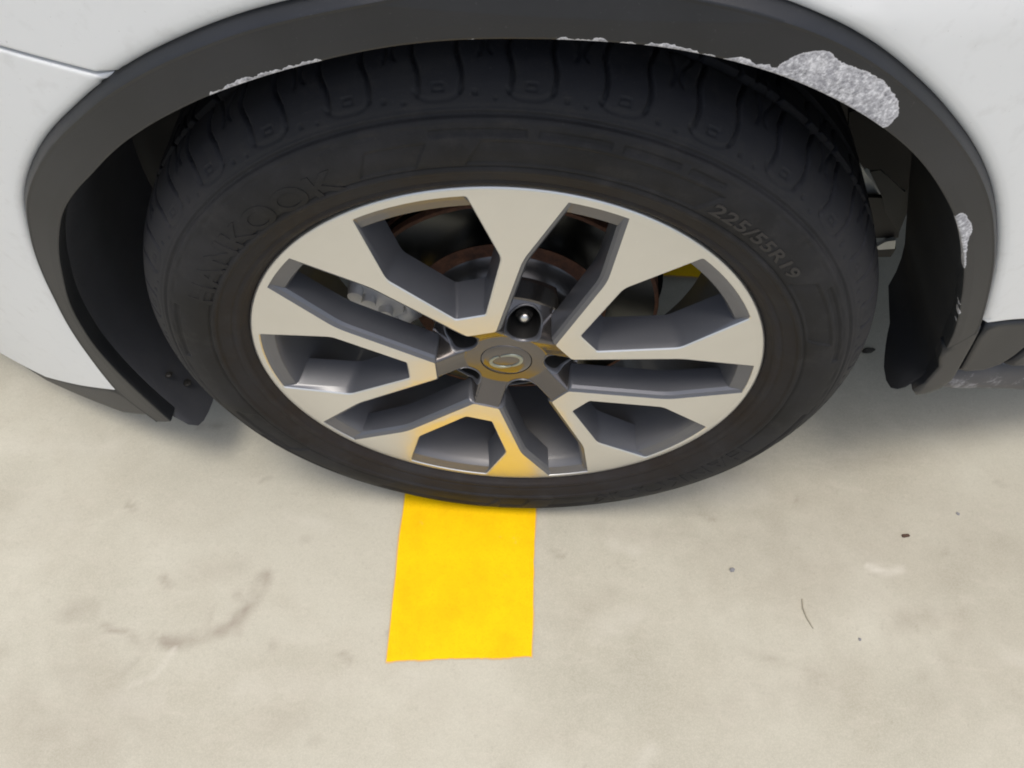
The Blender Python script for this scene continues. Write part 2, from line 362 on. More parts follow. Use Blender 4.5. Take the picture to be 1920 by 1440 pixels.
def grit(name, label, cat, x, y, size, mat, sq=(1, .6, .5), seed=0, group=None):
    import bmesh
    bm = bmesh.new(); bmesh.ops.create_icosphere(bm, subdivisions=2, radius=1)
    r = random.Random(seed)
    for v in bm.verts:
        k = 1 + r.uniform(-.28, .28); v.co = Vector((v.co.x * size * sq[0] * k, v.co.y * size * sq[1] * k, v.co.z * size * sq[2] * k))
    me = bpy.data.meshes.new(name); bm.to_mesh(me); bm.free(); me.materials.append(mat)
    o = bpy.data.objects.new(name, me); COL.objects.link(o); o.location = (x, y, GZ + size * sq[2] * .6); o.rotation_euler = (0, 0, r.uniform(0, 6))
    return tag(o, label, cat, group)
o = grit('dirt_crumb', 'dark brown crumb on the floor right of the yellow bar', 'dirt', .565, -.008, .0052, M['grit_brown'], (1.1, .55, .4), 1); o.rotation_euler.z = .1
grit('grit_stone', 'small blue grey stone on the floor below and right of the tyre', 'stone', .318, -.072, .0040, M['grit_grey'], (.8, .9, .5), 2)
o = grit('leaf_scrap', 'tiny dark leaf scrap beside the right edge of the tyre tread', 'leaf', .571, .303, .010, M['grit_leaf'], (1.0, .5, .25), 3); o.rotation_euler.z = .3
grit('grit_stone', 'small grey stone on the floor at the right edge, above the brown crumb', 'stone', .648, .030, .0026, M['grit_grey'], (1, .8, .4), 5)
grit('grit_stone', 'small grey stone on the floor, right of the short dark thread', 'stone', .476, -.155, .0022, M['grit_grey'], (1, .9, .4), 6)
th = tube('thread_scrap', [(.408, -.106, GZ + .001), (.407, -.118, GZ + .0013), (.410, -.130, GZ + .001), (.417, -.145, GZ + .001)], [.0006, .0011, .0011, .0005], M['grit_leaf'])
th.data.materials[0] = M['fringe']; M['thread'] = NT('thread').set(Base_Color=(.34, .31, .24), Roughness=.9).m; th.data.materials[0] = M['thread']
tag(th, 'thin short brown thread lying on the floor right of the yellow bar', 'thread')

# ================================================================== CAR
car = bpy.data.objects.new('car', None); COL.objects.link(car); car.location = (0, 0, 0)
tag(car, 'white car with black plastic wheel arch trim and a two tone alloy wheel', 'car')
def BY(x, z):
    x = np.asarray(x, float); z = np.asarray(z, float)
    xx = np.where(x > .5, .5 + (x - .5) * .25 + .0 * x, x)
    base = np.where(x > .5, .38 * .25 + (x - .5) * .30 - (np.clip(x - .5, 0, 3)) ** 2 * .12, .38 * x * x)
    base = np.where(x > 1.75, .38 * .25 + 1.25 * .30 - 1.5625 * .12, base)
    base = np.where(x < -.8, .38 * .64 + (-x - .8) * .608, base)
    return -.045 + base + .22 * np.clip(z - .43, 0, None)
INNER = [(-114.7, .4528), (-110, .4530), (-102.3, .4563), (-96.1, .4565), (-87.2, .4479), (-79.4, .4355), (-69, .425), (-63.3, .4203), (-52.6, .4071), (-48.2, .405),
         (-40.2, .4024), (-34.2, .4014), (-29.5, .4018), (-24, .4026), (-17.1, .4053), (-10.7, .4095), (-5, .4124), (.1, .4141), (5.8, .4171), (10.8, .4204), (17, .4223), (21.7, .4232),
         (31.5, .4228), (34.5, .4226), (39.9, .4222), (47.8, .4208), (52.6, .4212), (58.7, .4223), (65.9, .4242), (73.1, .4285), (81.7, .4397), (84.9, .4416), (90.2, .4552), (94.3, .4559), (95.8, .438)]
OUTER = [(-115.6, .4856), (-109.3, .5051), (-100, .486), (-86.7, .4667), (-70.6, .4583), (-66.3, .4573), (-56.6, .4487), (-45.5, .440), (-36.7, .4382), (-28.5, .4384), (-20.2, .4409),
         (-14.7, .4424), (0, .452), (17.2, .4608), (22.3, .4613), (26.9, .4594), (32.8, .4556), (39.5, .4525), (47.3, .4514), (55.3, .4509), (60.4, .4508), (68.2, .4543), (74.5, .4592), (80.9, .4690), (82, .471)]
def interp(T, a):
    T = np.array(T); xs, ys = T[:, 0], T[:, 1]
    # smooth monotone-ish interpolation: linear then local averaging
    a = np.asarray(a, float); acc = 0; wts = (1, 2, 3, 2, 1)
    for k, wt in zip((-2.4, -1.2, 0, 1.2, 2.4), wts): acc = acc + wt * np.interp(a + k, xs, ys)
    return acc / sum(wts)
rin = lambda a: interp(INNER, a)
rout = lambda a: interp(OUTER, a)
def trim_pt(a, t, lift=0.0):
    """a in degrees, t 0 inner edge .. 1 outer edge, on the face of the flare"""
    r = rin(a) + (rout(a) - rin(a)) * t; x, z = r * np.sin(np.radians(a)), r * np.cos(np.radians(a))
    return x, BY(x, z) - lift, z
# ---- arch trim: swept section
n = 1300
A_in = np.linspace(-114.9, 84.6, n); A_out = np.linspace(-115.4, 81.7, n)
sec = [(.06, .024, 1), (.015, .018, 1), (-.0, .0060, 0), (.004, .0026, 0), (.02, .0006, 0), (.06, 0, 0), (.3, -.0006, 0), (.6, -.0008, 0), (.78, -.0010, 0), (.815, -.0014, 0), (.84, -.0017, 0), (.865, -.0010, 0), (.90, .0012, 0), (.94, .0036, 0), (.975, .0062, 0), (.995, .0085, 0), (1.0, .012, 0), (1.0, .022, 0)]
sec_t = np.array([q[0] for q in sec[2:15]]); sec_y = np.array([q[1] for q in sec[2:15]])
fine_t = np.unique(np.r_[sec_t, np.linspace(.02, .80, 34)])
full = [(q[0], q[1]) for q in sec[:2]] + [(t, float(np.interp(t, sec_t, sec_y))) for t in fine_t] + [(q[0], q[1]) for q in sec[15:]]
rowsv = []; RD = []; AA = []
for t, dy in full:
    a = A_in + (A_out - A_in) * t
    r = rin(A_in) + (rout(A_out) - rin(A_in)) * t
    x, z = r * np.sin(np.radians(a)), r * np.cos(np.radians(a))
    rowsv.append(np.stack([x, BY(x, z) + dy, z], -1)); RD.append(r - rin(a)); AA.append(a)
TV = np.stack(rowsv, 1); RD = np.stack(RD, 1); AA = np.stack(AA, 1)
def xz(a, r): return (r * math.sin(R(a)), r * math.cos(R(a)))
PXZ = TV.reshape(-1, 3)[:, [0, 2]]
wear = np.full(len(PXZ), -1.0)
big = [(.1503, .3985), (.1510, .4030), (.1560, .4085), (.1643, .4123), (.1730, .4135), (.1802, .4118), (.1880, .4060), (.1968, .4019), (.2060, .3985), (.2140, .3945), (.2230, .3890), (.2295, .3830), (.2370, .3755), (.2420, .3680), (.2440, .3600), (.2418, .3520)]
big += [xz(a, float(rin(a)) - .004) for a in np.linspace(34.2, 21.2, 14)]
small = [(.3372, .2590), (.3400, .2604), (.3455, .2572), (.3500, .2520), (.3580, .2440), (.3635, .2345), (.3665, .2230), (.3740, .2060), (.3815, .1921), (.3865, .1800)]
small += [xz(a, float(rin(a)) - .004) for a in np.linspace(64.5, 53.2, 12)]
for P in (big, small):
    sd = dist_poly(PXZ, np.array(P)) * np.where(inside(PXZ, np.array(P)), 1, -1); wear = np.maximum(wear, np.clip(sd / .0030, -1, 1))
wr = np.random.default_rng(8); ag = np.arange(-130, 110, .22); wn = np.convolve(wr.normal(0, 1, len(ag) + 4), np.ones(5) / 5, 'valid')[:len(ag)]
base_w = np.interp(ag, [-104, -103, -98, -92, -91, -75, -30, -29.3, -25, -20, -17, -16.4, -5.6, -5, 0, 1.5, 5, 10, 14, 18, 21.8, 22.5, 72, 73, 78, 79], [-.006, -.006, -.006, -.006, -.006, -.006, -.006, .0028, .0046, .0052, .0030, -.006, -.006, .0016, .0018, .0030, .0030, .0034, .0040, .0052, .0060, -.006, -.006, .0004, .0002, -.006])
wa = base_w * .80 + wn * .0030
wl = np.interp(AA.ravel(), ag, wa); wear = np.maximum(wear, np.where(RD.ravel() > -.0012, np.clip((wl - RD.ravel()) / .0016, -1, 1), -1))
wear = wear.reshape(n, len(full)); wear[:, :2] = -1; wear = wear.ravel()
trim = mesh('arch_trim', TV.reshape(-1, 3), grid_faces(n, len(full)), M['trim'], car, smooth=50)
trim['label'] = 'black plastic wheel arch trim with white scrapes'
at = trim.data.attributes.new('wear', 'FLOAT', 'POINT'); at.data.foreach_set('value', wear.astype(np.float32))
# ---- panels on the body surface
def panel(name, poly, mat, off=0.0, thick=.012, roll=.006, depth=.004, grid=.02, bulge=0.0, rollarc=None, smooth=45, parent=None):
    P = np.asarray(poly, float)
    # densify
    Q = []
    for a, b in zip(P, np.roll(P, -1, 0)):
        L = np.linalg.norm(b - a); k = max(1, int(L / .008)) if L < .3 else max(1, int(L / .02))
        for s in range(k): Q.append(a + (b - a) * s / k)
    Q = np.array(Q); mn, mx = Q.min(0), Q.max(0)
    ring = []
    d = np.roll(Q, -1, 0) - np.roll(Q, 1, 0); d /= np.linalg.norm(d, axis=1)[:, None] + 1e-9; nn = np.stack([-d[:, 1], d[:, 0]], -1)
    for k in (.06, .14, .25, .42, .65, 1.0, 1.5):
        for sgn in (1, -1):
            C = Q + nn * sgn * roll * k; C = C[inside(C, Q)]; dd = dist_poly(C, Q); ring.append(C[dd > roll * k * .9])
    gxx, gzz = np.meshgrid(np.arange(mn[0], mx[0], grid), np.arange(mn[1], mx[1], grid)); G = np.stack([gxx.ravel(), gzz.ravel()], -1)
    G = G[inside(G, Q)]; G = G[dist_poly(G, Q) > roll * 1.9]
    vo, fo = cdt(Q, (), np.concatenate(ring + [G]))
    dd = dist_poly(vo, Q)
    if rollarc is None: q = np.clip(1 - dd / roll, 0, 1); dy = depth * (1 - np.sqrt(np.clip(1 - q * q, 0, 1)))
    else:
        q = np.clip(1 - dist_poly(vo, np.array(rollarc), False) / roll, 0, 1); q2 = np.clip(1 - dd / .0025, 0, 1)
        dy = np.maximum(depth * (1 - np.sqrt(np.clip(1 - q * q, 0, 1))), .0016 * (1 - np.sqrt(np.clip(1 - q2 * q2, 0, 1))))
    if bulge: dy = dy - bulge * np.sqrt(np.clip(1 - np.clip(1 - dd / .03, 0, 1) ** 2, 0, 1))
    y = BY(vo[:, 0], vo[:, 1]) + off + dy
    V = np.stack([vo[:, 0], y, vo[:, 1]], -1); F = [tuple(f) for f in fo]
    # return flange
    from mathutils import kdtree
    kd = kdtree.KDTree(len(vo))
    for i, p in enumerate(vo): kd.insert((p[0], p[1], 0), i)
    kd.balance(); ids = [kd.find((p[0], p[1], 0))[1] for p in Q]
    b = len(V); V = np.concatenate([V, V[ids] + np.array([0, thick, 0])]); m = len(ids)
    for i in range(m):
        j = (i + 1) % m
        if ids[i] != ids[j]: F.append((ids[i], ids[j], b + j, b + i))
    return mesh(name, V, F, mat, parent or car, smooth=smooth)
def xz(a, r): return (r * math.sin(R(a)), r * math.cos(R(a)))
arc = lambda a0, a1, k, d=0.0: [xz(a, float(rout(a)) + d) for a in np.linspace(a0, a1, k)]
G = -.0012
fender = panel('front_fender', arc(-36.9, 81.3, 90, G) + [(.520, .0575), (.8, .030), (1.5, -.03), (1.5, .62), (-1.0, .62), (-1.0, .405), (-.60, .364), (-.344, .3525), (-.2775, .3492)],
               M['paint'], off=.0035, roll=.011, depth=.0085, rollarc=arc(-36.9, 81.3, 90, G))
bumper = panel('front_bumper', [(-.2790, .3462), (-.344, .3495), (-.60, .361), (-1.0, .402), (-1.0, -.29), (-.80, -.272), (-.704, -.2598), (-.62, -.2464), (-.5463, -.2071)] + arc(-109.2, -37.4, 60, G),
               M['paint'], off=.0035, roll=.009, depth=.0075, rollarc=arc(-109.2, -37.4, 60, G))
val = panel('bumper_valance', [(-.4850, -.1740), (-.5463, -.2110), (-.6202, -.2500), (-.69, -.262), (-.634, -.272), (-.564, -.2580), (-.5002, -.2455), (-.4445, -.2120)], M['trim'], off=.006, roll=.005, depth=.004, grid=.012)
low = panel('trim_extension', [(.4394, .0385), (.4665, .0650), (.4735, .040), (.4900, -.0254), (.4960, -.052), (.4790, -.0665), (.4570, -.0590), (.4470, -.0460), (.4545, -.0346), (.4552, -.0018), (.4450, .018)], M['trim'], off=.001, roll=.004, depth=.003, grid=.01)
skirt = panel('door_cladding', [(.4745, .0635), (.520, .0530), (.560, .048), (.5620, .010), (.5560, -.020), (.548, -.036), (.5300, -.042), (.4970, -.035), (.4765, .040)], M['trim'], off=.003, roll=.005, depth=.006, grid=.012)
skirt2 = panel('side_cladding', [(.5660, .047), (.8, .024), (1.5, -.036), (1.5, -.10), (.8, -.07), (.60, -.055), (.556, -.043), (.562, -.022), (.5680, .008)], M['trim'], off=.002, roll=.006, depth=.008, grid=.014)
sill = panel('side_sill', [(.4960, -.0395), (.530, -.0475), (.60, -.062), (.8, -.085), (1.5, -.12), (1.5, -.22), (.8, -.17), (.66, -.150), (.60, -.125), (.526, -.0993), (.4900, -.0800), (.4830, -.066)], M['sill'], off=.008, roll=.022, depth=.016, grid=.012)

# ---- wheel well liner
def liner(name, a0, a1, y0f, endf, mat, nA=120, seed=0, rextra=None):
    pass
def liner_mesh(name, angs_fn, depths, radii, ribs):
    rows = []
    for s, dr in zip(depths, radii):
        a = angs_fn(s); r = rin(a) + dr
        x, z = r * np.sin(np.radians(a)), r * np.cos(np.radians(a)); y0 = BY(x, z) + .010
        yy = y0 + s + 0 * a
        rows.append(np.stack([x, yy, z], -1))
    Vv = np.stack(rows, 1); return mesh(name, Vv.reshape(-1, 3), grid_faces(len(Vv), len(depths))[:, ::-1].copy(), M['liner'], car, smooth=45)
# front half: from the top round to the lobe hanging below the bumper corner
dep = np.array([0, .004, .012, .024, .026, .040, .055, .058, .075, .10, .14, .17, .20, .24])
rad = np.array([.004, .0015, .001, .001, .0011, .0014, .0016, .0016, .0015, .0035, .009, .012, .014, .014])
def front_ang(s):
    end = float(np.interp(s, [0, .004, .012, .024, .042, .058, .085, .105, .14, .24], [-115.6, -118.4, -120.2, -121.0, -121.5, -121.7, -121.2, -118.5, -113, -104]))
    return np.linspace(-12, end, 120)
lf = liner_mesh('wheel_well_liner', front_ang, dep, rad, None)
a = NT('liner_front'); f = a.noise(30, 5); fine = a.noise(300, 3)
c = a.mix(f, (.045, .048, .058), (.07, .073, .084)); c = a.mix(a.ramp(fine, [(.66, 0.0), (.78, .4)]), c, (.13, .13, .13))
a.set(Base_Color=c, Roughness=.55); a.bump(a.noise(220, 4), .25, .001); lf.data.materials[0] = a.m
def rear_ang(s):
    end = np.interp(s, [0, .004, .012, .025, .042, .065, .087, .135, .155, .172, .197, .21], [96.2, 97.4, 98.6, 99.2, 99, 97.6, 96.1, 95.1, 92, 87.8, 79, 70]); return np.linspace(-12, end, 120)
dep2 = np.array([0, .002, .004, .008, .012, .018, .025, .033, .042, .053, .065, .076, .087, .11, .135, .145, .155, .163, .172, .185, .197])
rad2 = np.linspace(.0015, .0, 21)
lr = liner_mesh('wheel_well_liner', rear_ang, dep2, rad2, None)
# push pin clips and a torn notch on the front liner
for a_, s_ in ((-113.5, .085), (-115.5, .060), (-111.5, .05)):
    r_ = float(rin(a_)) - .002; x_, z_ = xz(a_, r_); q = grit('liner_clip', None, None, 0, 0, .0048, M['black'], (1, 1, .5), int(-a_)); q.parent = car; q.location = (x_, float(BY(x_, z_)) + s_, z_)

# ---- structure behind the wheel: dark inner well, underbody, roof deck
def quadpanel(name, pts, mat):
    return mesh(name, pts, [(0, 1, 2, 3)], mat, car, smooth=0)
box('inner_wheel_well', (-.075, .30, .30), (1.10, .016, .50), M['black'], car, bev=.002)
box('inner_fender_wall', (-.45, .31, -.05), (.34, .014, .26), M['black'], car, bev=.002)
box('underbody', (.2, .98, .13), (2.9, 1.34, .02), M['black'], car, bev=.004)
box('hood_deck', (.25, .93, .66), (2.7, 1.74, .02), M['paint'], car, bev=.006)
box('far_side_body', (.25, 1.80, .40), (2.7, .02, .48), M['paint'], car, bev=.004)
box('front_bulkhead', (-.62, .72, .30), (.02, .8, .60), M['black'], car, bev=.004)
box('rear_bulkhead', (.62, .42, .33), (.02, .5, .58), M['black'], car, bev=.004)
# suspension parts glimpsed behind the tyre on the right
def rod(name, a, b, r, mat): return tube(name, [a, b], r, mat, car, n=14)
rod('control_arm', (.10, .24, -.09), (.60, .50, -.06), .022, M['black'])
rod('control_arm', (.12, .22, -.13), (-.10, .62, -.12), .020, M['black'])
rod('drive_shaft', (0, .16, 0), (.02, .9, .02), .020, M['black'])
rod('strut', (-.01, .20, .02), (.0, .27, .52), .028, M['black'])
rod('tie_rod', (.11, .22, -.02), (.13, .75, .0), .012, M['hub'])
# frame pieces and an added pale plate in the gap behind the tyre, as plates with thickness
def plate(name, y, poly, mat, thick=.006):
    P = np.array(poly); n_ = len(P)
    if 0.5 * np.sum(P[:, 0] * np.roll(P[:, 1], -1) - np.roll(P[:, 0], -1) * P[:, 1]) < 0: P = P[::-1]
    V = [(x, y, z) for x, z in P] + [(x, y + thick, z) for x, z in P]
    return mesh(name, V, [tuple(range(n_)), tuple(range(n_, 2 * n_))[::-1]] + [(i, i + n_, (i + 1) % n_ + n_, (i + 1) % n_) for i in range(n_)], mat, car, smooth=20)
M['dusty'] = NT('dusty_metal').set(Base_Color=(.055, .055, .05), Roughness=.8).m
M['dusty2'] = NT('underseal').set(Base_Color=(.035, .032, .027), Roughness=.85).m
plate('inner_panel', .24, [(.3362, .1523), (.3433, .1324), (.3754, .084), (.3881, .0772), (.3995, .0796), (.4413, .0491), (.4339, .0869), (.418, .1217), (.37, .165)], M['dusty2'])
plate('suspension_bracket', .255, [(.3976, .0605), (.4075, .0645), (.4496, .0332), (.4474, .0587), (.4644, .0127), (.4717, -.0345), (.4407, .0001), (.4266, .0245)], M['dusty'])
plate('frame_rail', .27, [(.4086, .0071), (.4374, .0085), (.4754, -.0285), (.4842, -.0578), (.4423, -.0613)], M['black'])
plate('frame_rail', .27, [(.4501, -.0809), (.49, -.0774), (.4902, -.094), (.4566, -.097)], M['black'])
plate('steel_clip', .262, [(.4583, -.0694), (.4669, -.0577), (.478, -.0537), (.4834, -.0693), (.4645, -.0729)], M['pale_metal'])
plate('pale_plate', .284, [(.380, .0684), (.3969, .0453), (.4522, -.0136), (.4168, -.0156)], M['pale_metal'])  # pale plate added to stand in for the bright patch behind the tyre

# ================================================================== WHEEL
wheel = revolve('wheel', [(.2335, .0034), (.2318, .006), (.2296, .012), (.2270, .022), (.2215, .045), (.2170, .075), (.2160, .12), (.2200, .165), (.232, .176), (.240, .184), (.252, .192), (.2575, .194), (.2600, .190), (.2575, .186), (.250, .180), (.242, .150), (.236, .09), (.240, .03), (.2500, .014), (.2530, .010)], M['barrel'], car, n=256)
wheel['label'] = 'two tone alloy wheel with five split spokes'
shoulder = revolve('rim_shoulder', [(.2500, .0004), (.2484, .00025), (.2470, .0009), (.2352, .0029), (.2336, .0034), (.2328, .0050), (.2322, .0062)], M['barrel'], wheel, n=256)
lip = revolve('rim_lip', [(.2478, .0030), (.2479, -.0004), (.24815, -.0008), (.2530, -.0006), (.2540, -.0004), (.2552, .0002), (.2560, .0012), (.2563, .0026), (.2563, .006), (.2550, .010)], M['alu'], wheel, n=320)
PH = -20.22
def sst(x, a, b_): q = np.clip((x - a) / (b_ - a), 0, 1); return q * q * (3 - 2 * q)
def yf(r): return np.interp(r, [.07, .085, .1, .14, .178, .22, .248, .256], [-.0042, -.0050, -.0055, -.0052, -.0042, -.0024, -.0008, -.0004])
# template (radius, half angle), measured for window, outer outline
aw = 11.73
Awin = [pol(.2478, s) for s in np.linspace(-aw, aw, 9)] + [pol(.1777, 17.94), pol(.1002, 8.89), pol(.1002, -8.89), pol(.1777, -17.94)]
Awin = Awin[::-1]        # ccw in (x, z)
# edges of reversed polygon: -kink->-inner? order: kinkL(0) innerL(1) innerR(2) kinkR(3) arc(4..12)
def awin(arc_o, s1, s2, inn, frc=1.0):
    offs = [s2, inn, s2, s1] + [arc_o] * 8 + [s1]
    P = offset(Awin, offs)
    rad_ = [.020, .0045, .0045, .020, .0035] + [0] * 7 + [.0035]
    return fillet(P, [q * frc for q in rad_], True, 7)
# sanity: left normal of a ccw polygon points inside the hole -> offsets shrink the window
L = [awin(0, 0, 0, 0), awin(.0008, .0012, .0012, .0012), awin(.013, .0030, .0030, .0035), awin(.0150, .0092, .0042, .0085)]
ao = 30.08
Vout = [pol(.2482, ao)] + [pol(.1774, 23.38), pol(.0729, 11.46), pol(.0729, -11.46), pol(.1774, -23.38)] + [pol(.2482, -ao)]
def vout(s1, s2, ap, ext=0.0):
    P = offset(Vout, [s1, s2, ap, s2, s1], closed=False)
    d0 = (P[0] - P[1]) / np.linalg.norm(P[0] - P[1]); d1 = (P[-1] - P[-2]) / np.linalg.norm(P[-1] - P[-2])
    P[0] = P[0] + d0 * ext; P[-1] = P[-1] + d1 * ext
    return P
def vfil(P):
    return fillet(P, [0, .075, .0045, .0045, .075, 0], False, 12)
# orientation check: outline runs right tip -> apex -> left tip; outside (window B) must be on the right-hand side
VL = [vfil(vout(0, 0, 0)), vfil(vout(.0006, .0006, .0005, .0015)), vfil(vout(.0040, .0038, .0010, .0015)), vfil(vout(.0066, .0058, .0015, .0015)), vfil(vout(.0074, .0064, .0020, .0015)), vfil(vout(.0082, .0068, .0026, .0015)), vfil(vout(.0078, .0064, .0020, .0015)), vfil(vout(-.0040, -.0035, -.0040, .0015))]
VY = [None, .0006, .0022, .0054, .009, .0255, .0275, .0335]
def dense(P, L=.006):
    Q = []
    for a, b in zip(P[:-1], P[1:]):
        k = max(1, int(np.linalg.norm(b - a) / L)); Q += [a + (b - a) * s / k for s in range(k)]
    return np.array(Q + [P[-1]])
def make_spoke():
    arcp = [pol(.2482, s) for s in np.linspace(-ao, ao, 33)][1:-1]
    outer = np.array(list(VL[0]) + arcp); hole = L[0]
    ar = 0.5 * np.sum(outer[:, 0] * np.roll(outer[:, 1], -1) - np.roll(outer[:, 0], -1) * outer[:, 1])
    gx_, gz_ = np.meshgrid(np.arange(-.15, .15, .007), np.arange(.06, .25, .007)); G = np.stack([gx_.ravel(), gz_.ravel()], -1)
    G = G[inside(G, outer) & ~inside(G, hole)]; G = G[(dist_poly(G, outer) > .002) & (dist_poly(G, hole) > .002)]
    vo, fo = cdt(outer, [hole], G)
    V = [(x, float(yf(math.hypot(x, z))), z) for x, z in vo]; F = [tuple(f) for f in fo]; nf = len(F); m2 = []
    # window walls
    def loft(loops, ys, closed, flip, tint=1):
        b = len(V); m = len(loops[0])
        for P, y in zip(loops, ys):
            for x, z in P:
                r = math.hypot(x, z); V.append((x, float(yf(r)) if y is None else (float(yf(r)) + y if abs(y) < .0060 and not closed or abs(y) < .0025 else y), z))
        for li in range(len(loops) - 1):
            for i in range(m if closed else m - 1):
                j = (i + 1) % m; q = (b + li * m + i, b + li * m + j, b + (li + 1) * m + j, b + (li + 1) * m + i)
                F.append(q[::-1] if flip else q)
                if li >= tint: m2.append(len(F) - 1)
    loft(L, [None, .0011, .0040, .034], True, False, 1)
    loft(VL, VY, False, False, 0)
    # back side lip closes the spoke
    return mesh('spoke', V, F, M['alu'], wheel, smooth=24, mat2=M['gun'], m2faces=m2)
sp = make_spoke(); sp.rotation_euler = (0, R(PH), 0)
for k in range(1, 5): copy(sp, R(PH + 72 * k), wheel)

# ---- hub plate with bolt pockets and cap
def hub_y(x, z, ph=PH):
    r = math.hypot(x, z); a = (math.degrees(math.atan2(x, z)) - ph) % 72; a = min(a, 72 - a)     # 0 on a spoke axis, 36 on a pocket axis
    wv_ = 1 - float(sst(a, 10.5 + 150 * max(0, .073 - r), 17.0 + 260 * max(0, .073 - r)))
    q = float(np.clip((r - .043) / .030, 0, 1)); yv = .0122 - .0158 * q * (1 if True else q)
    s = float(np.clip((r - .044) / .033, 0, 1)); yb = .0122 + .021 * s ** 1.4
    return yv * wv_ + yb * (1 - wv_)
outer = np.array([pol(.0795, a) for a in np.arange(0, 360, 2)])[::-1]
holes = []; PR = .0178
for k in range(5):
    c = pol(.0565, PH + 36 + 72 * k); holes.append(np.array([c + PR * np.array([math.cos(t), math.sin(t)]) for t in np.linspace(0, 2 * math.pi, 56, endpoint=False)]))
caphole = np.array([(.0270 * math.cos(t), .0270 * math.sin(t)) for t in np.linspace(0, 2 * math.pi, 72, endpoint=False)])
gx_, gz_ = np.meshgrid(np.arange(-.085, .085, .0013), np.arange(-.085, .085, .0013)); G = np.stack([gx_.ravel(), gz_.ravel()], -1)
k_ = inside(G, outer) & (dist_poly(G, outer) > .001) & ~inside(G, caphole) & (dist_poly(G, caphole) > .001)
for h in holes: k_ &= ~inside(G, h); k_ &= dist_poly(G, h) > .0010
rings = [np.array([h.mean(0) + (PR + .0016) * (p - h.mean(0)) / PR for p in h]) for h in holes]
vo, fo = cdt(outer, holes + [caphole], G[k_])
def lipy(x, z):
    d = min(abs(math.hypot(x - h.mean(0)[0], z - h.mean(0)[1]) - PR) for h in holes); return hub_y(x, z) - (.0 if d > .003 else .0)
V = [(x, lipy(x, z), z) for x, z in vo]; F = [tuple(f) for f in fo]
b = len(V)
for P, y in ((outer, 0), (outer * .99, .030)):
    for x, z in P: V.append((x, hub_y(x, z) + y, z))
m = len(outer)
for i in range(m): F.append((b + i, b + m + i, b + m + (i + 1) % m, b + (i + 1) % m))
M['hubpaint'] = NT('hub_paint').set(Base_Color=(.125, .115, .11), Metallic=.75, Roughness=.17, Coat_Weight=.6, Coat_Roughness=.06).m
hubp = mesh('hub_plate', V, F, M['hubpaint'], wheel, smooth=62)
def pocket():
    c = pol(.0565, 0); V = []; F = []; m = 56
    lv = [(PR + .0012, .0), (PR + .0009, -.0009), (PR + .0002, -.0011), (PR - .0006, -.0004), (PR - .0012, .002), (PR - .0022, None)]
    hy = lambda x, z: hub_y(x, z, 36)
    for rr, dy in lv:
        for t in np.linspace(0, 2 * math.pi, m, endpoint=False):
            x, z = c[0] + rr * math.cos(t), c[1] + rr * math.sin(t); V.append((x, .050 if dy is None else hy(x, z) + dy, z))
    for l in range(len(lv) - 1):
        for i in range(m): F.append((l * m + i, l * m + (i + 1) % m, (l + 1) * m + (i + 1) % m, (l + 1) * m + i))
    F.append(tuple(range((len(lv) - 1) * m, len(lv) * m)))
    return mesh('bolt_pocket', V, F, M['gun'], wheel, smooth=50, mat2=M['black'], m2faces=list(range(4 * m, len(F))))
pk = pocket(); pk.rotation_euler = (0, R(PH + 36), 0)
for k in range(1, 5): copy(pk, R(PH + 36 + 72 * k), wheel)
def bolt():
    import bmesh
    c = pol(.0565, 0); bm = bmesh.new(); bmesh.ops.create_cone(bm, cap_ends=True, segments=6, radius1=.0098, radius2=.0094, depth=.020)
    bmesh.ops.bevel(bm, geom=bm.edges[:], offset=.001, segments=2, affect='EDGES')
    bm.transform(Matrix.Translation((c[0], .040, c[1])) @ Matrix.Rotation(R(90), 4, 'X'))
    bm2 = bmesh.new(); bmesh.ops.create_uvsphere(bm2, u_segments=20, v_segments=12, radius=.0064); bm2.transform(Matrix.Translation((c[0], .0285, c[1])) @ Matrix.Scale(.8, 4, (0, 1, 0)))
    me = bpy.data.meshes.new('wheel_bolt'); bm.to_mesh(me); me2 = bpy.data.meshes.new('tmp'); bm2.to_mesh(me2)
    V = [tuple(v.co) for v in me.vertices] + [tuple(v.co) for v in me2.vertices]; n0 = len(me.vertices)
    F = [tuple(p.vertices) for p in me.polygons]; nf = len(F); F += [tuple(i + n0 for i in p.vertices) for p in me2.polygons]
    bpy.data.meshes.remove(me); bpy.data.meshes.remove(me2)
    return mesh('wheel_bolt', V, F, M['black'], wheel, smooth=40, mat2=M['bolt'], m2faces=list(range(nf, len(F))))
bt = bolt(); bt.rotation_euler = (0, R(PH + 36), 0)
for k in range(1, 5): copy(bt, R(PH + 36 + 72 * k), wheel)
cap = revolve('centre_cap', [(.0001, .0108), (.012, .0109), (.020, .0112), (.0252, .0118), (.0262, .0124), (.0265, .0150), (.0270, .0150), (.0271, .0124)], M['hubpaint'], wheel, n=96, smooth=60)
